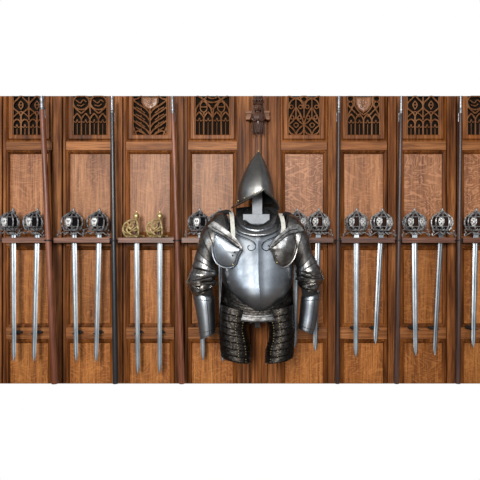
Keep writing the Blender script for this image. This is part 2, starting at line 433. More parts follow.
# ================================================================== CARVED FIGURE over the armour
org = W(258, 135, 0.05)
fig = empty('carved_figure', org, 'dark carved oak crowned figure with pleated robe on the middle post above the helmet', 'carving')
def ringbody(bm, rows, n=16, flute=0, fl_n=7, cap=(True, True)):
    rings = []
    for (px, py, hw, dep, dc) in rows:
        hw *= 1.22
        c = W(px, py, dc); k = S * (D - dc) / D; r = []
        for j in range(n):
            a = 2 * PI * j / n
            f = 1 + flute * math.cos(a * fl_n)
            r.append(Vector((c.x + hw * k * math.sin(a) * f, c.y - dep * math.cos(a) * f, c.z)))
        rings.append(r)
    loft(bm, rings, True, *cap)
bm = bm_new()   # body: robe, shoulders, neck and head in one surface
rows = [(258, 133, 4.0, .020, .062), (258, 127, 5.0, .026, .062), (258, 120, 4.6, .026, .064), (258, 116.5, 4.4, .024, .066), (258, 114.2, 4.6, .02, .066), (258, 112.6, 2.0, .012, .068), (258, 111.6, 1.6, .011, .07), (258, 110.4, 2.6, .018, .072),
        (258, 108.6, 3.3, .021, .072), (258, 106.5, 3.3, .021, .072), (258, 105, 2.8, .018, .07)]
ringbody(bm, rows, 28, .07, 7)
for q in range(-3, 4):      # folds of the hem
    tube(bm, [W(258 + q * 1.2, 118, .086), W(258 + q * 1.7, 126, .088), W(258 + q * 2.0, 134 + (1.6 if q % 2 else 0), .084)], [.002, .0045, .0018], 6)
for s in (-1, 1):           # arms folded to the chest
    tube(bm, [W(258 + s * 5.2, 115, .07), W(258 + s * 6.6, 118.5, .08), W(258 + s * 3.2, 121, .096), W(258 + s * .8, 119, .102)], [.008, .0085, .0065, .005], 8)
sphere(bm, W(258, 119, .104), .006, 8)
tube(bm, [W(258, 107.4, .094), W(258, 109, .099), W(258, 109.3, .094)], [.0016, .0028, .002], 6)       # nose
for s in (-1, 1):
    tube(bm, [W(258 + s * 2.6, 107, .088), W(258 + s * 1.4, 106.6, .094), W(258 + s * .4, 107.2, .093)], .0016, 5)   # brow
    sphere(bm, W(258 + s * 1.3, 107.8, .0915), .0026, 6)
    sphere(bm, W(258 + s * 3.4, 108.2, .072), .0045, 6, (.5, .8, 1.2))
tube(bm, [W(256.9, 110.2, .090), W(258, 110.4, .0935), W(259.1, 110.2, .090)], .0014, 5)
link('body', bm, M['carving'], fig, org, True)
bm = bm_new()
for s in (-1, 1):
    for q in range(3):
        tube(bm, crom([W(258 + s * (3.0 + q * .5), 105.5, .075 - q * .005), W(258 + s * (4.2 + q * .4), 109, .078 - q * .008), W(258 + s * (3.6 + q * .7), 113, .08 - q * .008), W(258 + s * (4.6 + q * .5), 116.5, .078 - q * .01)], 4), .005, 6)
link('hair', bm, M['carving'], fig, org, True)
bm = bm_new()
ringbody(bm, [(258, 105.3, 3.7, .024, .07), (258, 104, 4.2, .027, .07), (258, 103, 3.6, .024, .07)], 16)
for q in range(9):
    a = 2 * PI * q / 9; c = W(258, 103, .07)
    p0 = Vector((c.x + .019 * math.sin(a), c.y - .023 * math.cos(a), c.z)); p1 = p0 + Vector((.004 * math.sin(a), -.004 * math.cos(a), .018))
    tube(bm, [p0, (p0 + p1) / 2, p1], [.0035, .005, .002], 6)
link('crown', bm, M['carving'], fig, org, True)
bm = bm_new()               # leafy canopy rising above the crown
for q in range(-2, 3):
    tube(bm, crom([W(258 + q * 1.2, 103, .058), W(258 + q * 2.3, 100, .074), W(258 + q * 1.6, 97.5, .07), W(258 + q * 2.2, 96.4, .06)], 4), [.006] * 12 + [.003], 6)
    sphere(bm, W(258 + q * 1.9, 99.6, .078), .0065, 8)
link('canopy', bm, M['carving'], fig, org, True)
for s in (-1, 1):
    bm = bm_new()
    x0, x1 = (264, 269.8) if s > 0 else (245.8, 252)
    wbox(bm, x0, x1, 110.5, 113.6, .03, .062, .002); wbox(bm, x0 + .5, x1 - .5, 113.4, 115.4, .03, .054, .001); wbox(bm, x0, x1, 115.2, 119.6, .03, .066, .002)
    link('side_block', bm, M['carving_light'], fig, org)

# ================================================================== STAVES
def staff(xt, xb, wt, wb, mat, label, sock=112.5, sockmat='socket', d=0.125):
    A = W(xt, TOP + .2, d); B = W(xb, BOT - .2, d); k = S * (D - d) / D
    t = empty('pike', B, label, 'pike', 'pikes standing upright against the panelling')
    f = (sock - TOP) / (BOT - TOP)
    bm = bm_new(); n = 14
    pts = [A.lerp(B, lerp(f, 1, j / n)) for j in range(n + 1)]
    tube(bm, pts, [lerp(wt, wb, (j / n) ** .8) * k / 2 for j in range(n + 1)], 14)
    sh = link('shaft', bm, M[mat], t, B, True)
    bm = bm_new()
    rs = wt * k / 2
    tube(bm, [A.lerp(B, x) for x in (0, f * .55, f * .78, f * .8, f * .88, f * .9, f * 1.02)], [rs * .8, rs * .85, rs * .9, rs * 1.12, rs * 1.12, rs * .95, rs * 1.04], 14)
    for s in (-1, 1):       # langets running down the shaft
        a = A.lerp(B, f) + Vector((s * rs * .95, 0, 0)); b_ = A.lerp(B, f + .03) + Vector((s * rs * .98, 0, 0))
        tube(bm, [a, b_], rs * .25, 6)
    link('socket', bm, M[sockmat], t, B, True)
    return t
staff(41.6, 55.2, 5.0, 7.0, 'shaft_red', 'leaning reddish wooden pike, leftmost, its foot slanting to the right', 109.5)
staff(112.0, 115.6, 3.9, 5.8, 'shaft_black', 'black pike between the skull-plated swords and the brass hilted swords')
staff(172.2, 182.0, 3.9, 6.2, 'shaft_red', 'reddish pike just right of the brass hilted swords, left of the armour', 113)
staff(338.8, 337.2, 3.7, 4.8, 'shaft_dark', 'dark brown nearly vertical pike, first to the right of the armour', 112.5)
staff(401.2, 396.2, 3.8, 5.2, 'shaft_dark', 'dark pike slanting down leftward, second to the right of the armour', 113)
staff(460.6, 457.6, 3.8, 5.2, 'shaft_dark', 'rightmost dark pike near the right edge of the photo', 113)
def staff_x(i, y):
    a, b = [(41.6, 55.2), (112, 115.6), (172.2, 182), (338.8, 337.2), (401.2, 396.2), (460.6, 457.6)][i]
    return lerp(a, b, (y - TOP) / (BOT - TOP))

# ================================================================== SWORDS
SWD = 0.088
KS = S * (D - SWD) / D      # metres per photo pixel at the swords
swords = [  # blade x at rack, tip x, tip y, kind, label
 (13.3, 14.0, 362, 'K', 'basket hilted sword at the far left edge, blade hanging straight'),
 (36.8, 34.0, 362, 'K', 'second basket hilted sword from the left, its hilt beside the leftmost pike'),
 (74.2, 76.2, 362, 'L', 'basket hilted sword right of the leftmost pike, with a white pierced plate like a skull'),
 (98.8, 96.0, 363, 'L', 'basket hilted sword with skull-like plate, immediately left of the black pike'),
 (136.6, 137.8, 375, 'G', 'brass hilted sword nearer the black pike, left of the brass pair'),
 (159.8, 159.6, 374, 'G', 'brass hilted sword nearer the armour, right of the brass pair'),
 (200.5, 203.0, 361, 'L', 'sword behind the left arm of the armour, only hilt and blade tip showing'),
 (220.6, 222.6, 362, 'L', 'sword almost hidden behind the armour, a pale sliver of blade left of the waist'),
 (296.6, 294.6, 348, 'R', 'sword behind the right shoulder of the armour, blade seen between arm and waist'),
 (318.0, 315.0, 351.5, 'R', 'sword whose basket hilt stands just right of the armour, blade behind the forearm'),
 (356.4, 355.8, 357.5, 'R', 'straight hanging sword, first to the right of the first pike beyond the armour'),
 (380.6, 375.2, 344, 'R', 'shorter slanting sword in the middle of the right half, left of the second pike'),
 (414.6, 415.6, 356, 'R', 'straight bladed sword immediately right of the second pike beyond the armour'),
 (440.6, 434.0, 355, 'R', 'slanting sword left of the rightmost pike, tip toward the left'),
 (475.6, 473.4, 347.8, 'R', 'rightmost sword, cut by the right edge of the photo'),
]
def cage_pt(th, ph, cx, rx, ry, zc, rz):
    return Vector((cx + rx * math.sin(ph) * math.sin(th), -ry * math.sin(ph) * math.cos(th), zc + rz * math.cos(ph)))
def make_sword(kind):
    """local origin: middle of the blade where it passes through the rack top (photo y 243)"""
    k = KS; root = bpy.data.objects.new('sword', None); col.objects.link(root); root.empty_display_size = .02
    # blade, unit = 100 px long below the rack, scaled for each copy
    bm = bm_new(); rings = []
    wt, wb = (5.0, 4.2)
    for z, w in ((8, wt), (0, wt), (-60, lerp(wt, wb, .6)), (-92, wb), (-96, wb * .75), (-98.6, wb * .35), (-100, .05)):
        h = w * k / 2
        rings.append([Vector((-h, 0, z * k)), Vector((-h * .45, -.0022, z * k)), Vector((-h * .1, -.0014, z * k)), Vector((h * .1, -.0014, z * k)), Vector((h * .45, -.0022, z * k)), Vector((h, 0, z * k)), Vector((h * .45, .0022, z * k)), Vector((-h * .45, .0022, z * k))])
    loft(bm, rings, True, True, True)
    blade = link('blade', bm, M['blade'], root)
    if kind in 'KLR':
        off = {'K': -4.2, 'L': -1.6, 'R': 0.0}[kind]
        zt = 33         # top of cage in px above rack bottom edge
        # grip and pommel
        bm = bm_new()
        lathe(bm, (0, 0, 0), [(.008, 9 * k), (.0105, 12 * k)] + [(.0115 + .0012 * (q % 2), (12 + q * 1.2) * k) for q in range(1, 13)] + [(.009, 28.5 * k)], 12)
        link('grip', bm, M['grip'], root, smooth=True)
        bm = bm_new()
        lathe(bm, (0, 0, 0), [(.004, 28 * k), (.014, 29 * k), (.0165, 30.2 * k), (.013, 31.8 * k), (.006, 32.8 * k), (.0045, 33.6 * k), (.0055, 34.3 * k), (.002, 35.2 * k)], 14)
        link('pommel', bm, M['hilt' if kind == 'R' else 'hilt_dark'], root, smooth=True)
        g = bm_new()
        cx, rx, ry, zc_, rz = off * k, {'K': 9.2, 'L': 10.6, 'R': 11.0}[kind] * k, .046, 20.6 * k, 10.6 * k
        lo = .98 * PI * .78
        NB = 10
        for j in range(NB):
            th = 2 * PI * j / NB + .22
            pts = []
            for q in range(13):
                ph = lerp(.28, lo, q / 12)
                p = cage_pt(th, ph, cx, rx, ry, zc_, rz)
                # bars gather at the pommel and guard
                f = max(0, 1 - q / 4.5); p.x = lerp(p.x, 0, f * .5); p.y *= 1 - f * .3
                pts.append(p)
            tube(g, pts, .0040, 6)
        for ph, r_ in ((1.05, .0022), (2.0, .0028), (lo, .0042)):
            tube(g, [cage_pt(2 * PI * q / 20, ph, cx, rx, ry, zc_, rz) for q in range(21)], r_, 6)
        # small loops between the bars
        for j in range(4):
            th = -1.05 + j * .75
            tube(g, [cage_pt(th + .16 * math.cos(a_), 2.25 + .14 * math.sin(a_), cx, rx, ry, zc_, rz) for a_ in [2 * PI * q / 8 for q in range(9)]], .002, 5)
        basket = link('basket_guard', g, M['hilt' if kind == 'R' else 'hilt_dark'], root, smooth=True)
        ln = bm_new()  # dark shell added inside the cage so the bars stand out
        loft(ln, [[cage_pt(2 * PI * j / 20, lerp(.55, 2.2, q / 8), cx if kind == 'R' else cx * .6, rx * (.84 if kind == 'R' else .70), ry * .84, zc_, rz * .90) for j in range(20)] for q in range(9)], True)
        link('hilt_backing', ln, M['backing_brown' if kind == 'R' else 'liner_black'], basket, smooth=True)
        # pierced plates
        for th0 in ((-.52, .56) if kind == 'R' else (-.1,)):
            pm = bm_new(); n = 9
            if kind != 'R': hole = {(3, 3), (3, 5), (3, 2), (3, 6), (5, 4), (7, 3), (7, 5), (4, 3), (4, 5)}; span = .27
            else: hole = {(2, 4), (1, 2), (1, 6), (4, 1), (4, 2), (4, 6), (4, 7), (6, 4), (7, 4), (2, 3), (6, 5), (7, 2), (7, 6)}; span = .27
            vs = [[None] * (n + 1) for _ in range(n + 1)]
            for i in range(n + 1):
                for j in range(n + 1):
                    v = i / n; u = j / n - .5
                    wd = span * (1.0 if v < .55 else lerp(1, .55, (v - .55) / .45)) * (1 if v > .12 else .75)
                    p = cage_pt(th0 + u * 2 * wd, lerp(1.15, 1.95, v), cx, rx * 1.03, ry * 1.03, zc_, rz * 1.03)
                    vs[i][j] = pm.verts.new(p)
            for i in range(n):
                for j in range(n):
                    if (i, j) in hole: continue
                    pm.faces.new([vs[i][j], vs[i][j + 1], vs[i + 1][j + 1], vs[i + 1][j]])
            link('pierced_plate', pm, M['plate'], basket, smooth=True, solid=.0015)
        # scrolled quillons / wrist guards
        q_ = bm_new()
        for s in (-1, 1):
            c0 = off * k
            pts = [(c0 + s * 2 * k, -.03, 10 * k), (c0 + s * 7 * k, -.04, 10.5 * k), (c0 + s * 10.5 * k, -.038, 8.5 * k), (c0 + s * 12.6 * k, -.03, 6.6 * k), (c0 + s * 13.2 * k, -.026, 8.6 * k), (c0 + s * 11.6 * k, -.026, 9.4 * k)]
            tube(q_, crom(pts, 5), .0026, 6)
            pts = [(c0 + s * 10 * k, -.01, 14 * k), (c0 + s * 12.4 * k, -.02, 12.5 * k), (c0 + s * 11.5 * k, -.03, 9.5 * k)]
            tube(q_, crom(pts, 5), .0024, 6)
            tube(q_, crom([(c0 + s * 1 * k, -.042, 11 * k), (c0 + s * 4 * k, -.046, 8.8 * k), (c0 + s * 7 * k, -.042, 11 * k)], 5), .0024, 6)
        box(q_, (-3.4 * k, -.012, 8.4 * k), (3.4 * k, .012, 10.2 * k), .001)
        link('quillon', q_, M['hilt' if kind == 'R' else 'hilt_dark'], root, smooth=True)
        if kind == 'R':
            b2 = bm_new(); box(b2, (-2.5 * k, -.004, 5.2 * k), (2.5 * k, .004, 8.6 * k), .001)
            link('ricasso', b2, M['blade'], root)
    else:
        bm = bm_new()
        lathe(bm, (0, 0, 0), [(.006, 5 * k), (.009, 8 * k)] + [(.0088 + .001 * (q % 2), (8 + q * 1.2) * k) for q in range(1, 13)] + [(.007, 24 * k)], 12)
        link('grip', bm, M['wire_grip'], root, smooth=True)
        bm = bm_new()
        lathe(bm, (0, 0, 0), [(.006, 23 * k), (.009, 24 * k), (.014, 25.4 * k), (.0165, 27 * k), (.014, 28.8 * k), (.007, 30 * k), (.0035, 30.6 * k), (.0035, 31.6 * k), (.001, 32 * k)], 16)
        link('pommel', bm, M['brass'], root, smooth=True)
        g = bm_new()
        def gp(x, z, y=-.03): return Vector((x * k, y, z * k))
        # open swept guard, bulging to the left of the grip
        tube(g, crom([gp(0, 23, -.01), gp(-5, 22.5, -.03), gp(-10, 19, -.035), gp(-12, 13, -.035), gp(-9.5, 7, -.03), gp(-4, 6.6, -.02), gp(1, 6.6, -.01)], 6), .0050, 7)
        tube(g, crom([gp(1, 23, -.02), gp(2.6, 18, -.035), gp(3.4, 12, -.04), gp(2.8, 7, -.03), gp(0, 6.6, -.01)], 6), .0048, 7)
        tube(g, crom([gp(0, 21, -.03), gp(-4.5, 18, -.045), gp(-7.5, 13, -.05), gp(-4, 9, -.05), gp(2, 6, -.035)], 6), .0044, 7)
        tube(g, crom([gp(-10.5, 17, -.038), gp(-6, 15, -.05), gp(-1, 12, -.052), gp(3.2, 13.5, -.04)], 6), .0040, 7)
        tube(g, crom([gp(-11.5, 12, -.036), gp(-7, 9.5, -.05), gp(-2, 12.5, -.054), gp(2.9, 17, -.038)], 6), .0040, 7)
        tube(g, crom([gp(-8, 21, -.036), gp(-6, 17.5, -.046), gp(-8, 13, -.046), gp(-6.5, 8, -.04), gp(-9, 6, -.03)], 6), .0040, 7)
        tube(g, crom([gp(-11, 9, .01), gp(-5, 7, .02), gp(3, 7.5, .02), gp(6.5, 6.6, .01), gp(7.5, 7.6, .01)], 6), .0040, 7)
        tube(g, crom([gp(-3, 20, -.044), gp(-1, 17, -.05), gp(-3, 14.5, -.052), gp(-5, 16.5, -.05), gp(-3, 20, -.044)], 5), .0026, 6)
        box(g, (-3 * k, -.01, 5.6 * k), (3 * k, .01, 7.0 * k), .001)
        link('swept_guard', g, M['brass'], root, smooth=True)
    return root
def children(o): return [c for c in col.objects if c.parent == o]
def copy_tree(o, parent=None):
    c = o.copy(); col.objects.link(c); c.parent = parent
    for ch in children(o): copy_tree(ch, c)
    return c
proto = {}
for i, (bx_, tx, ty, kind, lab) in enumerate(swords):
    if kind not in proto: proto[kind] = make_sword(kind); r = proto[kind]
    else: r = copy_tree(proto[kind])
    P0 = W(bx_, 243, SWD); P1 = W(tx, ty, SWD)
    r.location = P0
    r.rotation_euler = (0, math.atan2(P0.x - P1.x, P0.z - P1.z), 0)
    L = (P0 - P1).length / (100 * KS)
    for ch in children(r):
        if ch.name.startswith('blade'): ch.scale.z = L
    if kind == 'R': r.rotation_euler.z = [0, .12, -.15, .1, -.1, .2, -.05][i - 8]
    tag(r, lab, 'sword', 'swords hanging point down in the wall racks')

# ---- clips that steady the blades on the lower rail
for i, (bx_, tx, ty, kind, lab) in enumerate(swords):
    if i in (7,): pass
    yy = 334 if bx_ < 250 else 329.5
    x = lerp(bx_, tx, (yy - 243) / (ty - 243)); L = (ty - 243)
    c = W(x, yy, SWD); k = KS
    bm = bm_new()
    box(bm, (c.x - 2.6 * k, -.026, c.z - .008), (c.x + 2.6 * k, -.032, c.z + .008), .001)
    box(bm, (c.x - 3.9 * k, -.031, c.z - .004), (c.x + 3.9 * k, -.040, c.z + .004), .001)
    for s in (-1, 1):
        tube(bm, [(c.x + s * 3.4 * k, -.036, c.z), (c.x + s * 3.4 * k, -.088, c.z), (c.x + s * 3.2 * k, -.098, c.z + .003)], .0028, 6)
    nm = lab.split(',')[0]
    tag(link('blade_clip', bm, M['black_iron'], None, c), 'small black iron clip steadying the ' + ' '.join(nm.split()[:8]), 'clip', 'iron clips on the lower rail')

# ================================================================== RACKS
racks = [(2, 47.0, (0, 1), 0), (53.5, 109.5, (2, 3), 1), (117.5, 174.0, (4, 5), 2), (181.5, 232, (6, 7), None), (288, 333.5, (8, 9), 3), (341.5, 395.5, (10, 11), 4), (402.5, 456, (12, 13), 5), (463.5, 516, (14,), None)]
rl = ['wooden sword rack at the far left, holding the first two swords', 'wooden sword rack between the leftmost pike and the black pike', 'wooden rack holding the two brass hilted swords',
      'wooden sword rack partly behind the armour, left side', 'wooden sword rack partly behind the armour, right side', 'wooden sword rack between the first and second pikes right of the armour',
      'wooden sword rack between the two rightmost pikes', 'wooden sword rack cut by the right edge of the photo']
for (x0, x1, idx, st), lab in zip(racks, rl):
    o0 = W((x0 + x1) / 2, 240.5, .03)
    root = empty('sword_rack', o0, lab, 'rack', 'short wooden sword racks in a line')
    bm = bm_new()
    dF, dB, slot = .112, SD, (.078, .098)
    a = W(x0, 237.6, dF); b = W(x1, 242.8, dF)
    box(bm, (a.x, -dB - .001, a.z), (b.x, -slot[0], b.z), .001)            # rear board
    box(bm, (a.x, -slot[1], a.z), (b.x, -dF, b.z), .0012)                  # front board
    xs = sorted(lerp(swords[j][0], swords[j][1], 0) for j in idx)
    cur = a.x
    for x in xs:
        c = W(x, 240, SWD).x; h = 4.1 * KS
        box(bm, (cur, -slot[0] + .0005, a.z), (c - h, -slot[1] - .0005, b.z)); cur = c + h
    box(bm, (cur, -slot[0] + .0005, a.z), (b.x, -slot[1] - .0005, b.z))
    link('rack_bar', bm, M['rack'], root, o0)
    for s, xx in ((-1, x0), (1, x1)):
        bm = bm_new(); p = W(xx, 240.3, .10)
        box(bm, (p.x, -.045, p.z - .006), (p.x + s * .007, -.104, p.z + .006), .001)
        tube(bm, crom([(p.x + s * .004, -.102, p.z), (p.x + s * .012, -.104, p.z), (p.x + s * .016, -.11, p.z + .003)], 3), .004, 7)
        link('end_bracket', bm, M['black_iron'], root, o0, True)
    if st is not None:      # iron ring holding the pike
        sx = staff_x(st, 240.3); c = W(sx, 240.3, .125); bm = bm_new(); R_ = (6.4 if st in (0, 2) else 5.3) * KS / 2 + .0035
        s = -1 if st >= 3 else 1
        # the ring sits on the rack end nearest the pike
        tube(bm, [(c.x + R_ * math.cos(q), c.y + R_ * math.sin(q), c.z) for q in [2 * PI * j / 16 for j in range(17)]], .0022, 6, up=Vector((0, 0, 1)), flat=1.6)
        tube(bm, [(c.x, c.y + R_, c.z), (c.x, -.095, c.z), (c.x + (-.012 if st < 3 or True else .012), -.07, c.z), (c.x - .012, -.028, c.z)], .003, 6)
        link('pike_ring', bm, M['black_iron'], root, o0, True)

# ================================================================== ARMOUR STAND
AD = 0.27       # depth of the middle of the armour
o0 = W(257, 324, .15)
stand = empty('armour_stand', o0, 'grey armour stand, its flat head post showing between helmet and gorget', 'stand')
bm = bm_new(); a = W(252.3, 186, .31); b = W(262.2, 300, .31)
box(bm, (a.x, -.298, a.z), (b.x, -.31, b.z), .001)
link('head_post', bm, M['stand'], stand, o0)
bm = bm_new(); a = W(243, 214.2, .315); b = W(269.5, 224, .315)
box(bm, (a.x, -.29, a.z), (b.x, -.325, b.z), .002)
link('neck_board', bm, M['stand'], stand, o0)
bm = bm_new(); a = W(254.5, 300, .26); b = W(260.5, 327.5, .26)
box(bm, (a.x, -.24, a.z + .2), (b.x, -.265, b.z), .002)
box(bm, (a.x, -.055, b.z), (b.x, -.262, b.z + .025), .002)
box(bm, (a.x - .012, -.05, b.z - .02), (b.x + .012, -.06, b.z + .05), .002)
link('wall_bracket', bm, M['black_iron'], stand, o0)

# ================================================================== HELMET
hx = 255.8; HD = 0.30; o0 = W(256, 200, HD); th0 = .27
helm = empty('helmet', o0, 'tall pointed steel cabasset helmet with a narrow brim above the armour', 'helmet')
hrows = [(151.2, 258.4, 258.9), (153, 257, 260), (156, 254.6, 261.8), (161, 250.4, 264.6), (167, 246.8, 267.2), (173, 243.4, 269.8), (179, 240.6, 271.9), (184, 238.8, 273.2), (189, 237.5, 274.2), (194, 236.9, 274.9), (200, 236.8, 275.3), (206, 236.9, 275.4)]
def helm_pt(py, th, inset=0.0):
    xl, xr = interp([(r[0], r[1], r[2]) for r in hrows], py)
    hw = (xr - xl) / 2; cx = (xl + xr) / 2; k = S * (D - HD) / D
    df = hw * k * 1.12
    # comb ridge towards the wearer's front
    dth = (th - th0 + PI) % (2 * PI) - PI
    rd = 1 + .05 * math.exp(-(dth / .10) ** 2) + .05 * math.exp(-(dth / .4) ** 2)
    c = W(cx, py, HD)
    return Vector((c.x + (hw * k - inset) * math.sin(th) * rd * (1 if abs(math.sin(th)) < .6 else 1), c.y - (df - inset) * math.cos(th) * rd, c.z))
def helm_low(th):       # lower edge of the skull: high over the face, dipping at the sides
    dth = (th - th0 + PI) % (2 * PI) - PI
    return 191.6 + 12.2 * abs(math.sin(dth)) ** .8 + (4 if math.cos(dth) < 0 else 0) * abs(math.cos(dth))
NT = 72; rings = []
for q in range(25):
    t = (q / 24) ** 1.25; r = []
    for j in range(NT):
        th = 2 * PI * j / NT + th0
        r.append(helm_pt(lerp(151.2, helm_low(th), t), th))
    rings.append(r)
bm = bm_new(); loft(bm, rings, True, True, False)
skull = link('skull', bm, M['helm'], helm, o0, True, .002)
bm = bm_new()
lathe(bm, W(258.6, 151.6, HD), [(.0035, -.004), (.0045, 0), (.003, .004), (.0008, .010)], 8)
link('finial', bm, M['brass'], helm, o0, True)
rings = []
k = S * (D - HD) / D
for u in (0, .25, .5, .75, 1.0):
    r = []
    for j in range(NT):
        th = 2 * PI * j / NT + th0; dth = (th - th0 + PI) % (2 * PI) - PI
        p = helm_pt(helm_low(th), th)
        wside = 5.6 if math.sin(th) < 0 else 3.2
        n = Vector((math.sin(th), -math.cos(th), 0))
        ext = lerp(.034, wside * k, abs(math.sin(dth)) ** 1.2)
        drop = lerp(.004, (3.6 if math.sin(th) < 0 else 6.2) * k, abs(math.sin(dth)) ** 1.5)
        q_ = p + n * ext * u; q_.z -= drop * (u ** .8)
        r.append(q_)
    rings.append(r)
bm = bm_new(); loft(bm, rings, True)
tube(bm, [rings[-1][j % NT] for j in range(NT + 1)], .0018, 6)
link('brim', bm, M['helm'], helm, o0, True)
for j in range(12):
    th = th0 + 2 * PI * j / 12 + .12
    p = helm_pt(helm_low(th) - 2.2, th); bm = bm_new(); sphere(bm, p, .0033, 8)
    link('rivet', bm, M['brass'], helm, o0, True)
rings = [[helm_pt(helm_low(2 * PI * j / 36) - 1.5, 2 * PI * j / 36, .004) for j in range(36)], [helm_pt(176, 2 * PI * j / 36, .006) for j in range(36)]]
bm = bm_new(); loft(bm, rings, True, False, True)
link('dark_interior', bm, M['inside'], helm, o0, True)  # black shell added for the shade inside the helmet

# ================================================================== THE ARMOUR
A0 = W(257, 365, AD)
suit = empty('suit_of_armour', A0, 'steel half armour with breastplate, arms and black tassets mounted in the middle of the wall', 'armour')
def part(name, bm, mat, parent=None, solid=.0018, smooth=True):
    return link(name, bm, M[mat], parent or suit, A0, smooth, solid)
KA = S * (D - AD) / D
# ---- breastplate
chest = [ # py, xl, xr, front, back
 (214, 236, 278, .050, .06), (220, 231, 284, .066, .075), (228, 226, 289, .083, .085), (240, 222, 293, .102, .095), (255, 221, 293.5, .122, .10), (268, 221.3, 293, .138, .10),
 (280, 222, 292.6, .152, .095), (288, 225, 291, .160, .085), (296, 230, 287, .165, .075), (302, 234, 283.2, .160, .06), (307, 239, 278.6, .150, .05), (310.5, 244.6, 272.8, .138, .03), (312.6, 250.5, 266, .125, .02)]
def chest_ring(py):
    return interp(chest, py)
def chest_prof(u, df):
    c = math.sqrt(max(0, 1 - u * u))
    return df * (c ** .9) + .010 * math.exp(-abs(u) / .10) * min(1, df / .1) - .004
def chest_d(px, py):
    xl, xr, df, db = chest_ring(py); c = (xl + xr) / 2 + .6; u = (px - c) / ((xr - xl) / 2)
    return AD + chest_prof(max(-1, min(1, u)), df)
def on_chest(px, py, off=.001):
    d = chest_d(px, py) + off
    return Vector(((px - 240) * KA, -d, W(px, py, d).z))
bm = bm_new(); rings = []
ys = [214 + 1.6 * j for j in range(50)] + [294, 297, 300, 303, 305.5, 308, 310, 311.5, 312.5]
ys = [y for y in ys if y <= 292] + [294, 297, 300, 303, 305.5, 308, 310, 311.5, 312.5]
for py in ys:
    xl, xr, df, db = chest_ring(py); c = (xl + xr) / 2; hw = (xr - xl) / 2; r = []
    n = 72
    for j in range(n):
        a = 2 * PI * j / n; u = math.sin(a)
        if math.cos(a) >= 0: d = AD + chest_prof(u, df)
        else: d = AD - db * abs(math.cos(a)) ** .9
        off = abs(c + hw * u - 256.6); ytop = 230.5 if off < 12 else max(214, 230.5 - (off - 12) * 1.25)
        if math.cos(a) < 0: ytop = 218
        pe = max(py, ytop)
        r.append(Vector(((c + hw * u - 240) * KA, -d, W(0, pe, d).z)))
    rings.append(r)
loft(bm, rings, True, False, True)
breast = part('breastplate', bm, 'armour')
for s, pts in ((-1, [(228, 230), (236, 234), (244, 237.5), (251, 240.5), (254.6, 244), (254.6, 248), (251.5, 250.6), (248.2, 249.6), (247.4, 246.8), (249.2, 245.2)]),
               (1, [(288, 229), (279, 234), (272, 237.5), (265, 240.5), (261.4, 244), (261.2, 248), (264.5, 250.6), (267.8, 249.4), (268.4, 246.6), (266.6, 245.2)])):
    bm = bm_new(); q = crom([Vector((a, b, 0)) for a, b in pts], 6)
    tube(bm, [on_chest(p.x, p.y, .0006) for p in q], .0023, 6)
    tube(bm, [on_chest(p.x, p.y + 1.3, .0008) for p in q[:len(q) * 5 // 9]], .0013, 6)
    part('scroll_border', bm, 'engrave', breast, 0)
# ---- gorget: collar open and low in front
def gor(phi, hw, yf, yb, df, db):
    c = math.cos(phi); d = AD + (df * c if c > 0 else db * c) + .01
    py = lerp((yf + yb) / 2, yf if c > 0 else yb, abs(c) ** (1.3 if c > 0 else 1))
    ys_ = lerp(yb, yf, .30)
    py = lerp(ys_, yf, c ** 1.1) if c > 0 else lerp(ys_, yb, -c)
    v = W(0, py, d); return Vector(((256.6 + hw * math.sin(phi) - 240) * KA, -d, v.z))
def gor_band(rows, mat, name, parent=None, solid=.002, n=60):
    bm = bm_new(); loft(bm, [[gor(2 * PI * j / n, *r) for j in range(n)] for r in rows], True)
    return part(name, bm, mat, parent, solid)
gorget = gor_band([(13.6, 225.6, 208, .062, .06), (14.0, 224.8, 207, .068, .066), (15.2, 225.2, 207, .076, .07), (17.5, 227.5, 208.5, .084, .075), (20, 229.6, 210, .090, .08), (21.4, 230.6, 211, .094, .082)], 'gorget', 'gorget')
gor_band([(21.2, 230.4, 211, .093, .081), (23.2, 232.2, 211.5, .100, .09), (25.5, 234.2, 213, .106, .095), (27.2, 236, 214.5, .110, .10)], 'gorget', 'gorget_plate', gorget)
bm = bm_new(); n = 90        # rope edge
loft(bm, [[gor(2 * PI * j / n, 21.4, 231.0, 210.8, .097, .084) + Vector((math.cos(a), 0, math.sin(a))) * (.0030 + .0010 * math.cos(j * 2 * PI / 2.5)) + Vector((0, -math.cos(a) * .002, 0)) for a in [2 * PI * q / 6 for q in range(6)]] for j in range(n + 1)], True)
part('rope_edge', bm, 'armour', gorget, 0)
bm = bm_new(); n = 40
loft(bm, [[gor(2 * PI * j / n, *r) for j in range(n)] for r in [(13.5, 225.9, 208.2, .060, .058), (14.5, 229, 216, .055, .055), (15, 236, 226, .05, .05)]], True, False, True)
part('gorget_interior', bm, 'inside', gorget, 0)  # black shell added for the shade inside the neck opening
bm = bm_new()               # black strip added for the dark inside of the collar's back
loft(bm, [[Vector(((256.8 + hw * math.sin(a) - 240) * KA, -(AD - .055 * math.cos(a) + .012), W(0, y + 3 * (1 - math.cos(a)), AD).z)) for a in [lerp(-1.5, 1.5, j / 20) for j in range(21)]] for hw, y in ((20.5, 206), (20, 218))], False)
part('collar_back_inside', bm, 'inside', gorget, .003)
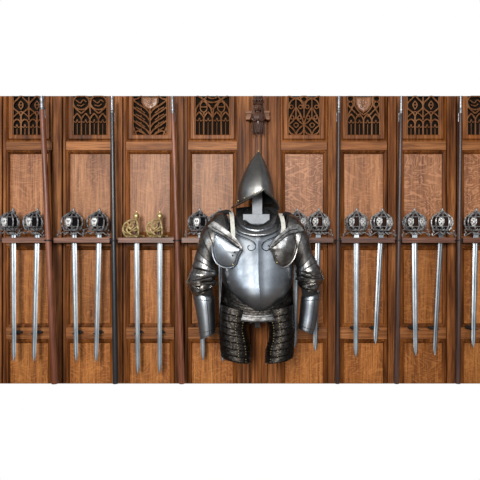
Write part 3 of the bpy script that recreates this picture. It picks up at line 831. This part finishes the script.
# ---- cream straps over the shoulders
for pts, yy in (([(230.6, 211.6, .24), (231.2, 212.2, .30), (231.8, 216, .343), (232.3, 222, .362), (232.8, 229, .372), (233.1, 236.5, .382)], 0), ([(280.2, 213.2, .24), (280.6, 213.8, .30), (281.8, 217, .338), (283, 222, .354), (283.4, 228, .366), (282.6, 233.5, .378)], 1)):
    bm = bm_new(); L_ = [W(*p) for p in pts]; hw = 2.0 * KA
    q = crom(L_, 5)
    loft(bm, [[p + Vector((-hw, 0, 0)), p + Vector((hw, 0, 0))] for p in q], False)
    part('strap', bm, 'leather', None, .003, False)
# ---- tubes along the arms
def rowring(o, i, dc, rr, n=40, scale=1.0, ridge=None):
    a = W(o[0], o[1], dc); b = W(i[0], i[1], dc); c = (a + b) / 2; u = (a - b) / 2
    out = []
    for j in range(n):
        t = 2 * PI * j / n
        f = scale
        if ridge: f += ridge * math.exp(-((t - PI / 2 - 0) / .3) ** 2)
        out.append(c + u * math.cos(t) * scale + Vector((0, -1, 0)) * rr * math.sin(t) * f)
    return out
def row_at(rows, t):
    t = max(0, min(.99999, t)) * (len(rows) - 1); i = int(t); f = t - i
    P = [rows[max(0, i - 1)], rows[i], rows[i + 1], rows[min(len(rows) - 1, i + 2)]]
    def cr(a, b, c, d): return .5 * (2 * b + (c - a) * f + (2 * a - 5 * b + 4 * c - d) * f * f + (3 * b - a - 3 * c + d) * f ** 3)
    return [cr(*[p[k] for p in P]) for k in range(6)]   # ox, oy, ix, iy, dc, rr
def tube_part(rows, t0, t1, flare0=0, flare1=.0, n=8, off=0):
    bm = bm_new(); R = []
    for q in range(n + 1):
        t = lerp(t0, t1, q / n); r = row_at(rows, t)
        f = lerp(flare0, flare1, q / n) + off
        w = math.hypot(r[0] - r[2], r[1] - r[3]) * KA / 2
        R.append(rowring((r[0], r[1]), (r[2], r[3]), r[4], r[5] + f, scale=1 + f / max(w, .01)))
    loft(bm, R, True)
    tube(bm, R[-1] + [R[-1][0]], .0016, 6)
    return bm
armsdef = {
 'L': [(226, 212.5, 233, 240, .27, .060), (217.5, 213.8, 229, 250, .27, .078), (208.5, 222, 221, 257, .27, .086), (202.5, 230, 216.5, 261, .272, .080), (199, 240, 215.5, 263.5, .275, .072), (196.8, 250, 216.5, 266.5, .278, .066), (194.8, 259, 217.5, 269.5, .28, .062), (192, 268, 218, 273, .282, .060), (191, 273, 217, 277, .284, .056)],
 'R': [(286.5, 213.5, 280, 240, .27, .060), (295, 217, 284, 250, .27, .078), (301.5, 223.5, 290.5, 257.5, .27, .086), (306.5, 232, 294.5, 262, .272, .080), (309.8, 242, 296, 266, .275, .072), (312.4, 253, 296.4, 269, .278, .066), (316, 262, 296.6, 272, .28, .062), (320, 270, 297, 276, .282, .060), (320, 274, 297.5, 279, .284, .056)]}
coutdef = {
 'L': [(192.5, 266.5, 217.5, 271.5, .284, .058), (189.5, 273.5, 216.2, 275.5, .286, .066), (187.5, 278.5, 215, 279, .288, .058), (185.8, 282.3, 217.8, 283.5, .29, .084), (188.5, 287.5, 216.8, 284.5, .288, .060), (191.5, 292.5, 215, 285.6, .288, .070), (194.6, 297, 212.5, 286.8, .286, .060)],
 'R': [(319, 266.5, 296.8, 272, .284, .058), (321.4, 271.5, 297.6, 276, .286, .066), (322.8, 275, 299, 279.6, .288, .058), (324, 278.3, 297.6, 283.2, .29, .084), (321.5, 283.5, 298, 285, .288, .060), (318.5, 288.5, 299, 286.2, .288, .070), (315.6, 292.8, 300.5, 287.4, .286, .060)]}
vamdef = {
 'L': [(192, 291.5, 214.2, 296.2, .285, .056), (194, 301, 215, 302.5, .288, .056), (196.2, 313, 215.4, 313.5, .292, .052), (198.2, 325, 215.5, 323.5, .297, .047), (200, 338.6, 215.4, 331.6, .30, .043)],
 'R': [(319.8, 292.5, 301.2, 296.4, .285, .054), (319.3, 301, 300.6, 302, .288, .054), (318, 313, 299.9, 312, .292, .050), (316, 324, 299, 321, .297, .046), (313.2, 333.4, 298.3, 327.6, .30, .042)]}
for s in 'LR':
    rows = armsdef[s]
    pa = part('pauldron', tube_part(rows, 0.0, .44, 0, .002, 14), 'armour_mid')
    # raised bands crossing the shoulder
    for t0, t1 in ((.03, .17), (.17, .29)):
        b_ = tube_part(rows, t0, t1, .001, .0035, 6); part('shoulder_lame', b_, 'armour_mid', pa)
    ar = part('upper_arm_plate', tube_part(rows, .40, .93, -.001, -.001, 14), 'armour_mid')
    for j in range(3):
        t0 = .625 + j * .10
        part('arm_lame', tube_part(rows, t0, t0 + .115, .0005, .0035, 5), 'armour_mid', ar)
    cr = coutdef[s]
    # elbow cop with hard fluted ridges
    bm = bm_new(); R = []
    N = len(cr) - 1
    for q in range(N * 4 + 1):
        t = q / (N * 4); i = min(N - 1, int(t * N)); f = t * N - i
        r = [lerp(cr[i][k_], cr[i + 1][k_], f) for k_ in range(6)]
        R.append(rowring((r[0], r[1]), (r[2], r[3]), r[4], r[5] + .003))
    loft(bm, R, True); tube(bm, R[-1] + [R[-1][0]], .0018, 6)
    el = part('elbow_guard', bm, 'elbow')
    # radiating ridges
    bm = bm_new()
    tipx, tipy = cr[3][0], cr[3][1]; sg = 1 if s == 'L' else -1
    for dy, ex in ((-9, 24), (-5, 28), (0, 30), (1.5, 26), (7.5, 19)):
        pts = []
        for q in range(9):
            u = q / 8; px = tipx + sg * (2 + ex * u * .86); py = tipy + dy * (u * .75 + .12)
            wmid = (cr[3][0] + cr[3][2]) / 2; hw = abs(cr[3][0] - cr[3][2]) / 2
            uu = max(-.98, min(.98, (px - wmid) / hw)); dd = .29 + .072 * math.sqrt(1 - uu * uu) - .0045 * abs(dy) * .12 + .001
            p = W(px, py, .29); p.y = -dd; pts.append(p)
        tube(bm, pts, [.002 + .0060 * (q / 8) for q in range(9)], 6)
    part('fluted_ridge', bm, 'elbow', el, 0)
    rows = vamdef[s]
    bm = tube_part(rows, 0, 1, 0, 0, 20)
    va = part('vambrace', bm, 'armour')
    for t in (.03, .17, .86):
        r = row_at(rows, t); bm = bm_new(); rr = rowring((r[0], r[1]), (r[2], r[3]), r[4], r[5] + .001, scale=1.01)
        tube(bm, rr + [rr[0]], .0018, 6); part('raised_band', bm, 'armour_mid', va, 0)
    # hinge line and closing edge along the front
    bm = bm_new(); cx_ = []
    for q in range(11):
        r = row_at(rows, lerp(.05, .97, q / 10)); a = rowring((r[0], r[1]), (r[2], r[3]), r[4], r[5] + .0008, 40, 1.0)
        cx_.append(a[12 if s == 'L' else 8])
    tube(bm, cx_, .0013, 6); part('seam', bm, 'engrave', va, 0)
    # black filler added for the dark hollow inside the elbow and the cuff
    bm = bm_new(); c3 = cr[5]; v1 = row_at(rows, .1)
    sh_ = lambda r, f: ((lerp(r[0], r[2], f), lerp(r[1], r[3], f)), (lerp(r[2], r[0], f), lerp(r[3], r[1], f)), r[4], r[5] * (1 - 1.6 * f))
    R = [rowring(*sh_(cr[2], .12), 28), rowring(*sh_(c3, .10), 28), rowring(*sh_(v1, .07), 28), rowring(*sh_(row_at(rows, .95), .08), 28)]
    loft(bm, R, True, True, True)
    part('elbow_dark_fill', bm, 'inside', None, 0)
# ---- big rounded plates in front of the shoulders
def dome(outline, dfun, bulge, name, mat, parent, n_in=9, rim=True):
    pts = crom([Vector((a, b, 0)) for a, b in outline + [outline[0]]], 6)[:-1]
    cx = sum(p.x for p in pts) / len(pts); cy = sum(p.y for p in pts) / len(pts)
    bm = bm_new(); R = []
    def P(f, h):
        out = []
        for p in pts:
            x = cx + (p.x - cx) * f; y = cy + (p.y - cy) * f; out.append(W(x, y, dfun(x, y) + h))
        return out
    R.append(P(1, -.008 if rim else -.002))
    seq = [(1, .003), (.97, .005), (.93, .004), (.90, .0025), (.87, .0045), (.82, .0065), (.79, .004)] if rim else [(1, 0)]
    for f, h in seq: R.append(P(f, h))
    for q in range(1, n_in + 1):
        f = seq[-1][0] * (1 - q / n_in * .97); R.append(P(f, seq[-1][1] + bulge * (1 - (f / seq[-1][0]) ** 2)))
    loft(bm, R, True, False, True)
    return part(name, bm, mat, parent, .0)
lob = {'L': [(213.6, 231), (220, 234.5), (230, 241), (239.5, 246.8), (242.4, 250), (239, 256), (236, 265), (230.5, 268.6), (222.5, 267.8), (215.5, 263), (211.8, 254), (210.8, 240)],
       'R': [(269.8, 248), (275, 241.4), (283, 234), (289.5, 229.6), (295, 232.5), (298, 240), (297.8, 249), (294, 260), (288, 266.4), (281, 268.2), (274.8, 262), (272.4, 254)]}
lobe = {}
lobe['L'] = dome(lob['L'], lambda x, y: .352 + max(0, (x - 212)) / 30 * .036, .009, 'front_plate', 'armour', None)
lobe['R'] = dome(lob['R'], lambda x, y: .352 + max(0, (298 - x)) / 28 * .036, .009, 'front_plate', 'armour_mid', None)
for s, pts in (('L', [(234.5, 252), (238.5, 246.8), (233, 264.5), (240.6, 250.6), (232.6, 255.5)]), ('R', [(274.5, 250.5), (272.2, 246.5), (277, 262.5), (276.5, 255.5), (290, 234.5)])):
    for (x, y) in pts:
        bm = bm_new(); xx = (x - 212) / 30 if s == 'L' else (298 - x) / 28
        sphere(bm, W(x, y, .352 + xx * .036 + .012), .0042, 8, (1, .7, 1))
        part('rivet', bm, 'engrave' if y < 262 else 'brass', lobe[s], 0)
# upper shoulder bands slanting down towards the plates
def slantband(A, B, w, dA, dB, mat, bow=.012):
    bm = bm_new(); R = []
    for q in range(13):
        t = q / 12; x = lerp(A[0], B[0], t); y = lerp(A[1], B[1], t) - 1.2 * math.sin(PI * t); d = lerp(dA, dB, t) + bow * math.sin(PI * t)
        nx, ny = -(B[1] - A[1]), (B[0] - A[0]); L_ = math.hypot(nx, ny); nx /= L_; ny /= L_
        ww = w * (.75 + .25 * t)
        R.append([W(x - nx * ww / 2, y - ny * ww / 2, d - .006), W(x - nx * ww * .42, y - ny * ww * .42, d + .002), W(x, y, d + .002), W(x + nx * ww * .42, y + ny * ww * .42, d + .001), W(x + nx * ww / 2, y + ny * ww / 2, d - .006)])
    loft(bm, R, False); return bm
sb = {'L': [(207.5, 226.5), (213.5, 221.5), (222, 226.5), (231, 233.5), (238.2, 240.8), (242.6, 249.6), (238.5, 248), (230, 241.6), (220, 235), (212, 230.6)],
      'R': [(304.2, 230.5), (298.8, 224.5), (290.5, 226), (281.5, 232.5), (274, 240), (269.6, 248.4), (274.6, 246.2), (282, 239.6), (290, 234), (297.5, 232.6)]}
for s in 'LR':
    f_ = (lambda x, y: .356 + max(0, (x - 208)) / 34 * .036) if s == 'L' else (lambda x, y: .356 + max(0, (304 - x)) / 34 * .036)
    dome(sb[s], f_, .003, 'shoulder_band', 'armour_band', lobe[s], 6, False)
    bm = bm_new()
    for off_ in (0, 3.6):
        q_ = [sb[s][k_] for k_ in (9, 8, 7, 6)] if off_ == 0 else [(x_, y_ - off_) for x_, y_ in [sb[s][k_] for k_ in (9, 8, 7, 6)]]
        tube(bm, [W(p.x, p.y, f_(p.x, p.y) + (.002 if off_ == 0 else .0046)) for p in crom([Vector((a_, b_, 0)) for a_, b_ in q_], 5)], .0022, 6)
    part('band_groove', bm, 'engrave', lobe[s], 0)
# standing neck flanges of the pauldrons
for s, pts in ((1, [(217, 214.5, .25), (223, 212.2, .27), (229, 212.4, .29), (231, 217, .33), (232.5, 224, .355)]), (-1, [(296, 218.5, .25), (290, 214.6, .27), (285.5, 214.2, .29), (283, 218, .33), (281.5, 225, .352)])):
    bm = bm_new(); q = crom([W(*p) for p in pts], 5)
    loft(bm, [[p + Vector((0, 0, -.012)), p, p + Vector((s * .003, 0, .009))] for p in q], False)
    tube(bm, [p + Vector((s * .003, 0, .009)) for p in q], .0018, 6)
    part('neck_flange', bm, 'inside', None, .002)

# ---- fauld: hoops of the skirt under the belly
def fl(px, py, df, hw=36, c=257.2):
    u = max(-1, min(1, (px - c) / hw)); return AD + df * math.sqrt(1 - u * u)
for kx in range(4):
    bm = bm_new(); R = []
    y_s0, y_s1 = 281 + kx * 7.5, 290.5 + kx * 7.5
    y_c0, y_c1 = 300 + kx * 5, 308 + kx * 4.6
    hwk = 35.2 + kx * .5
    for v in range(6):
        f = v / 5; r = []
        for j in range(61):
            th = lerp(-PI * .62, PI * .62, j / 60); u = math.sin(th); c = max(0, math.cos(th))
            py = lerp(lerp(y_s0, y_s1, f), lerp(y_c0, y_c1, f), c ** 1.4)
            df = .124 + .004 * kx + .005 * f
            d = AD + df * math.cos(th) * (1 if math.cos(th) > 0 else .8)
            r.append(Vector(((257.0 + (hwk + f * .6) * u - 240) * KA, -d, W(0, py, d).z)))
        R.append(r)
    loft(bm, R, False)
    tube(bm, R[-1], .0017, 6)
    part('fauld_lame', bm, 'armour_band' if kx == 3 else 'armour_dark', None, .0015)
# ---- tassets: lamed thigh guards
def tasset(side):
    if side == 'L': c, hw = 236.0, 16.4
    else: c, hw = 279.6, 15.2
    root = None; n = 8
    inner = {'L': [(312, 249.5), (322, 248.4), (330, 246.8), (340, 249.2), (351, 251.2), (366, 250.6)], 'R': [(312, 265.5), (322, 267.2), (330, 269), (340, 268.6), (350, 265.4), (366, 264.8)]}[side]
    outer = {'L': [(295, 221), (315, 220), (332, 219.5), (350, 220.6), (358, 222), (366, 226)], 'R': [(295, 292.8), (315, 293.6), (332, 294), (350, 293.4), (358, 292.6), (366, 290)]}[side]
    objs = []
    for kx in range(n):
        bm = bm_new(); R = []
        f0 = kx / n; f1 = (kx + 1) / n + (.02 if kx < n - 1 else 0)
        for v in range(7):
            ff = lerp(f0, f1, v / 6); r = []
            for j in range(37):
                w = j / 36               # 0 outer .. 1 inner
                # vertical position: lames slope from the outer hip down to the thigh
                top = lerp(301, 313.5, w ** .8); bot = lerp(353, 362.5, w) + 8.2 * math.sin(PI * min(1, w * 1.06)) ** .8 * .62
                py = lerp(top, bot, ff)
                xo = interp(outer, py)[0]; xi = interp(inner, py)[0]
                a = lerp(-1, 1, w); xc = (xo + xi) / 2; h = (xi - xo) / 2
                th = a * PI * .56
                px = xc + h * math.sin(th) / math.sin(PI * .56) if abs(th) <= PI / 2 else xc + h * math.copysign(1, a) * (2 - abs(math.sin(th)) / 1.0) * .985 if False else xc + h * math.sin(max(-PI / 2, min(PI / 2, a * PI / 2)))
                cs = math.cos(a * PI / 2)
                d = AD + .040 + .088 * cs ** .8 + .0035 * (v / 6) + .004
                r.append(Vector(((px - 240) * KA * (D - (d - .05)) / (D - AD) if False else W(px, py, lerp(AD, d, .7)).x, -d, W(px, py, d).z)))
            # wrap the outer edge round the hip
            e0 = r[0].copy(); e0.y += .05
            r = [e0] + r
            R.append(r)
        loft(bm, R, False)
        tube(bm, R[-1], .0010, 6)
        # studs along the edge and down the middle
        for j in (5, 12, 19, 26, 33):
            sphere(bm, R[5][j] + Vector((0, -.001, 0)), .0024, 6)
        objs.append(bm)
    root = part('tasset', objs[0], 'armour_dark', None, .0012)
    for b_ in objs[1:]: part('tasset_lame', b_, 'armour_dark', root, .0012)
    # etched vertical borders
    bm = bm_new()
    for w in (.55, .72):
        pts = []
        for q in range(20):
            ff = lerp(.03, .97, q / 19)
            top = lerp(301, 313.5, w ** .8); bot = lerp(353, 362.5, w) + 5 * math.sin(PI * w)
            py = lerp(top, bot, ff); xo = interp(outer, py)[0]; xi = interp(inner, py)[0]; a = lerp(-1, 1, w)
            px = (xo + xi) / 2 + (xi - xo) / 2 * math.sin(a * PI / 2); d = AD + .040 + .088 * math.cos(a * PI / 2) ** .8 + .0105
            pts.append(Vector((W(px, py, lerp(AD, d, .7)).x, -d, W(px, py, d).z)))
        for p in pts: sphere(bm, p, .0022, 6)
    part('studded_border', bm, 'brass', root, 0)
    return root
tasset('L'); tasset('R')
# small bright crotch hoop
bm = bm_new(); R = []
for v in range(5):
    f = v / 4
    R.append([Vector(((257.4 + (9.5 - 1.5 * f) * math.sin(th) - 240) * KA, -(AD + .118 + .012 * math.cos(th) + .002 * f), W(0, lerp(314.5, 321.5, f) - 2.0 * (1 - math.cos(th)) * -1.2, AD + .125).z)) for th in [lerp(-1.5, 1.5, j / 20) for j in range(21)]])
loft(bm, R, False); tube(bm, R[-1], .0016, 6)
part('lower_hoop', bm, 'armour_band', None, .0015)

# ================================================================== CAMERA, LIGHT, WORLD
cam = bpy.data.cameras.new('camera'); co = bpy.data.objects.new('camera', cam); col.objects.link(co)
co.location = (0, -D, ZC); co.rotation_euler = (PI / 2, 0, 0)
cam.sensor_width = 36; cam.lens = 36 * D / (480 * S)
bpy.context.scene.camera = co

def area(name, loc, target, sx, sy, energy, color):
    l = bpy.data.lights.new(name, 'AREA'); l.shape = 'RECTANGLE'; l.size = sx; l.size_y = sy; l.energy = energy; l.color = color
    o = bpy.data.objects.new(name, l); col.objects.link(o); o.location = loc
    o.rotation_euler = (Vector(target) - Vector(loc)).to_track_quat('-Z', 'Y').to_euler(); return o
area('hall_window_light', (-0.9, -6.0, 3.0), (0, 0, 1.8), 1.3, 1.8, 380, (1.0, 0.97, 0.93))
area('hall_window_light', (1.9, -6.0, 3.2), (0, 0, 1.8), 1.0, 1.8, 90, (0.9, 0.95, 1.0))
area('hall_window_light', (-3.6, -4.2, 3.0), (0, 0, 1.8), 1.0, 1.8, 60, (0.85, 0.93, 1.0))

w = bpy.data.worlds.new('hall'); bpy.context.scene.world = w; w.use_nodes = True
nt = w.node_tree; bg = nt.nodes['Background']; L = nt.links.new
tc = nd(nt, 'ShaderNodeTexCoord'); sp = nd(nt, 'ShaderNodeSeparateXYZ'); L(tc.outputs['Generated'], sp.inputs[0])
# plain white background added beyond the wall; dim hall gradient behind the viewer
zr = ramp(nt, [(0.0, (0.13, 0.10, 0.08)), (0.40, (0.20, 0.17, 0.15)), (0.52, (0.24, 0.24, 0.25)), (0.72, (0.38, 0.40, 0.44)), (1.0, (0.20, 0.185, 0.17))])
mz = nd(nt, 'ShaderNodeMapRange'); mz.inputs[1].default_value = -1; mz.inputs[2].default_value = 1
L(sp.outputs['Z'], mz.inputs[0]); L(mz.outputs[0], zr.inputs[0])
my = nd(nt, 'ShaderNodeMapRange'); my.inputs[1].default_value = 0.45; my.inputs[2].default_value = 0.6
L(sp.outputs['Y'], my.inputs[0])
mx = nd(nt, 'ShaderNodeMix', data_type='RGBA'); L(my.outputs[0], mx.inputs[0]); L(zr.outputs[0], mx.inputs[6]); mx.inputs[7].default_value = (1, 1, 1, 1)
L(mx.outputs[2], bg.inputs['Color']); bg.inputs['Strength'].default_value = 1.0
vs_ = bpy.context.scene.view_settings; vs_.view_transform = 'Standard'; vs_.look = 'None'; vs_.exposure = 0
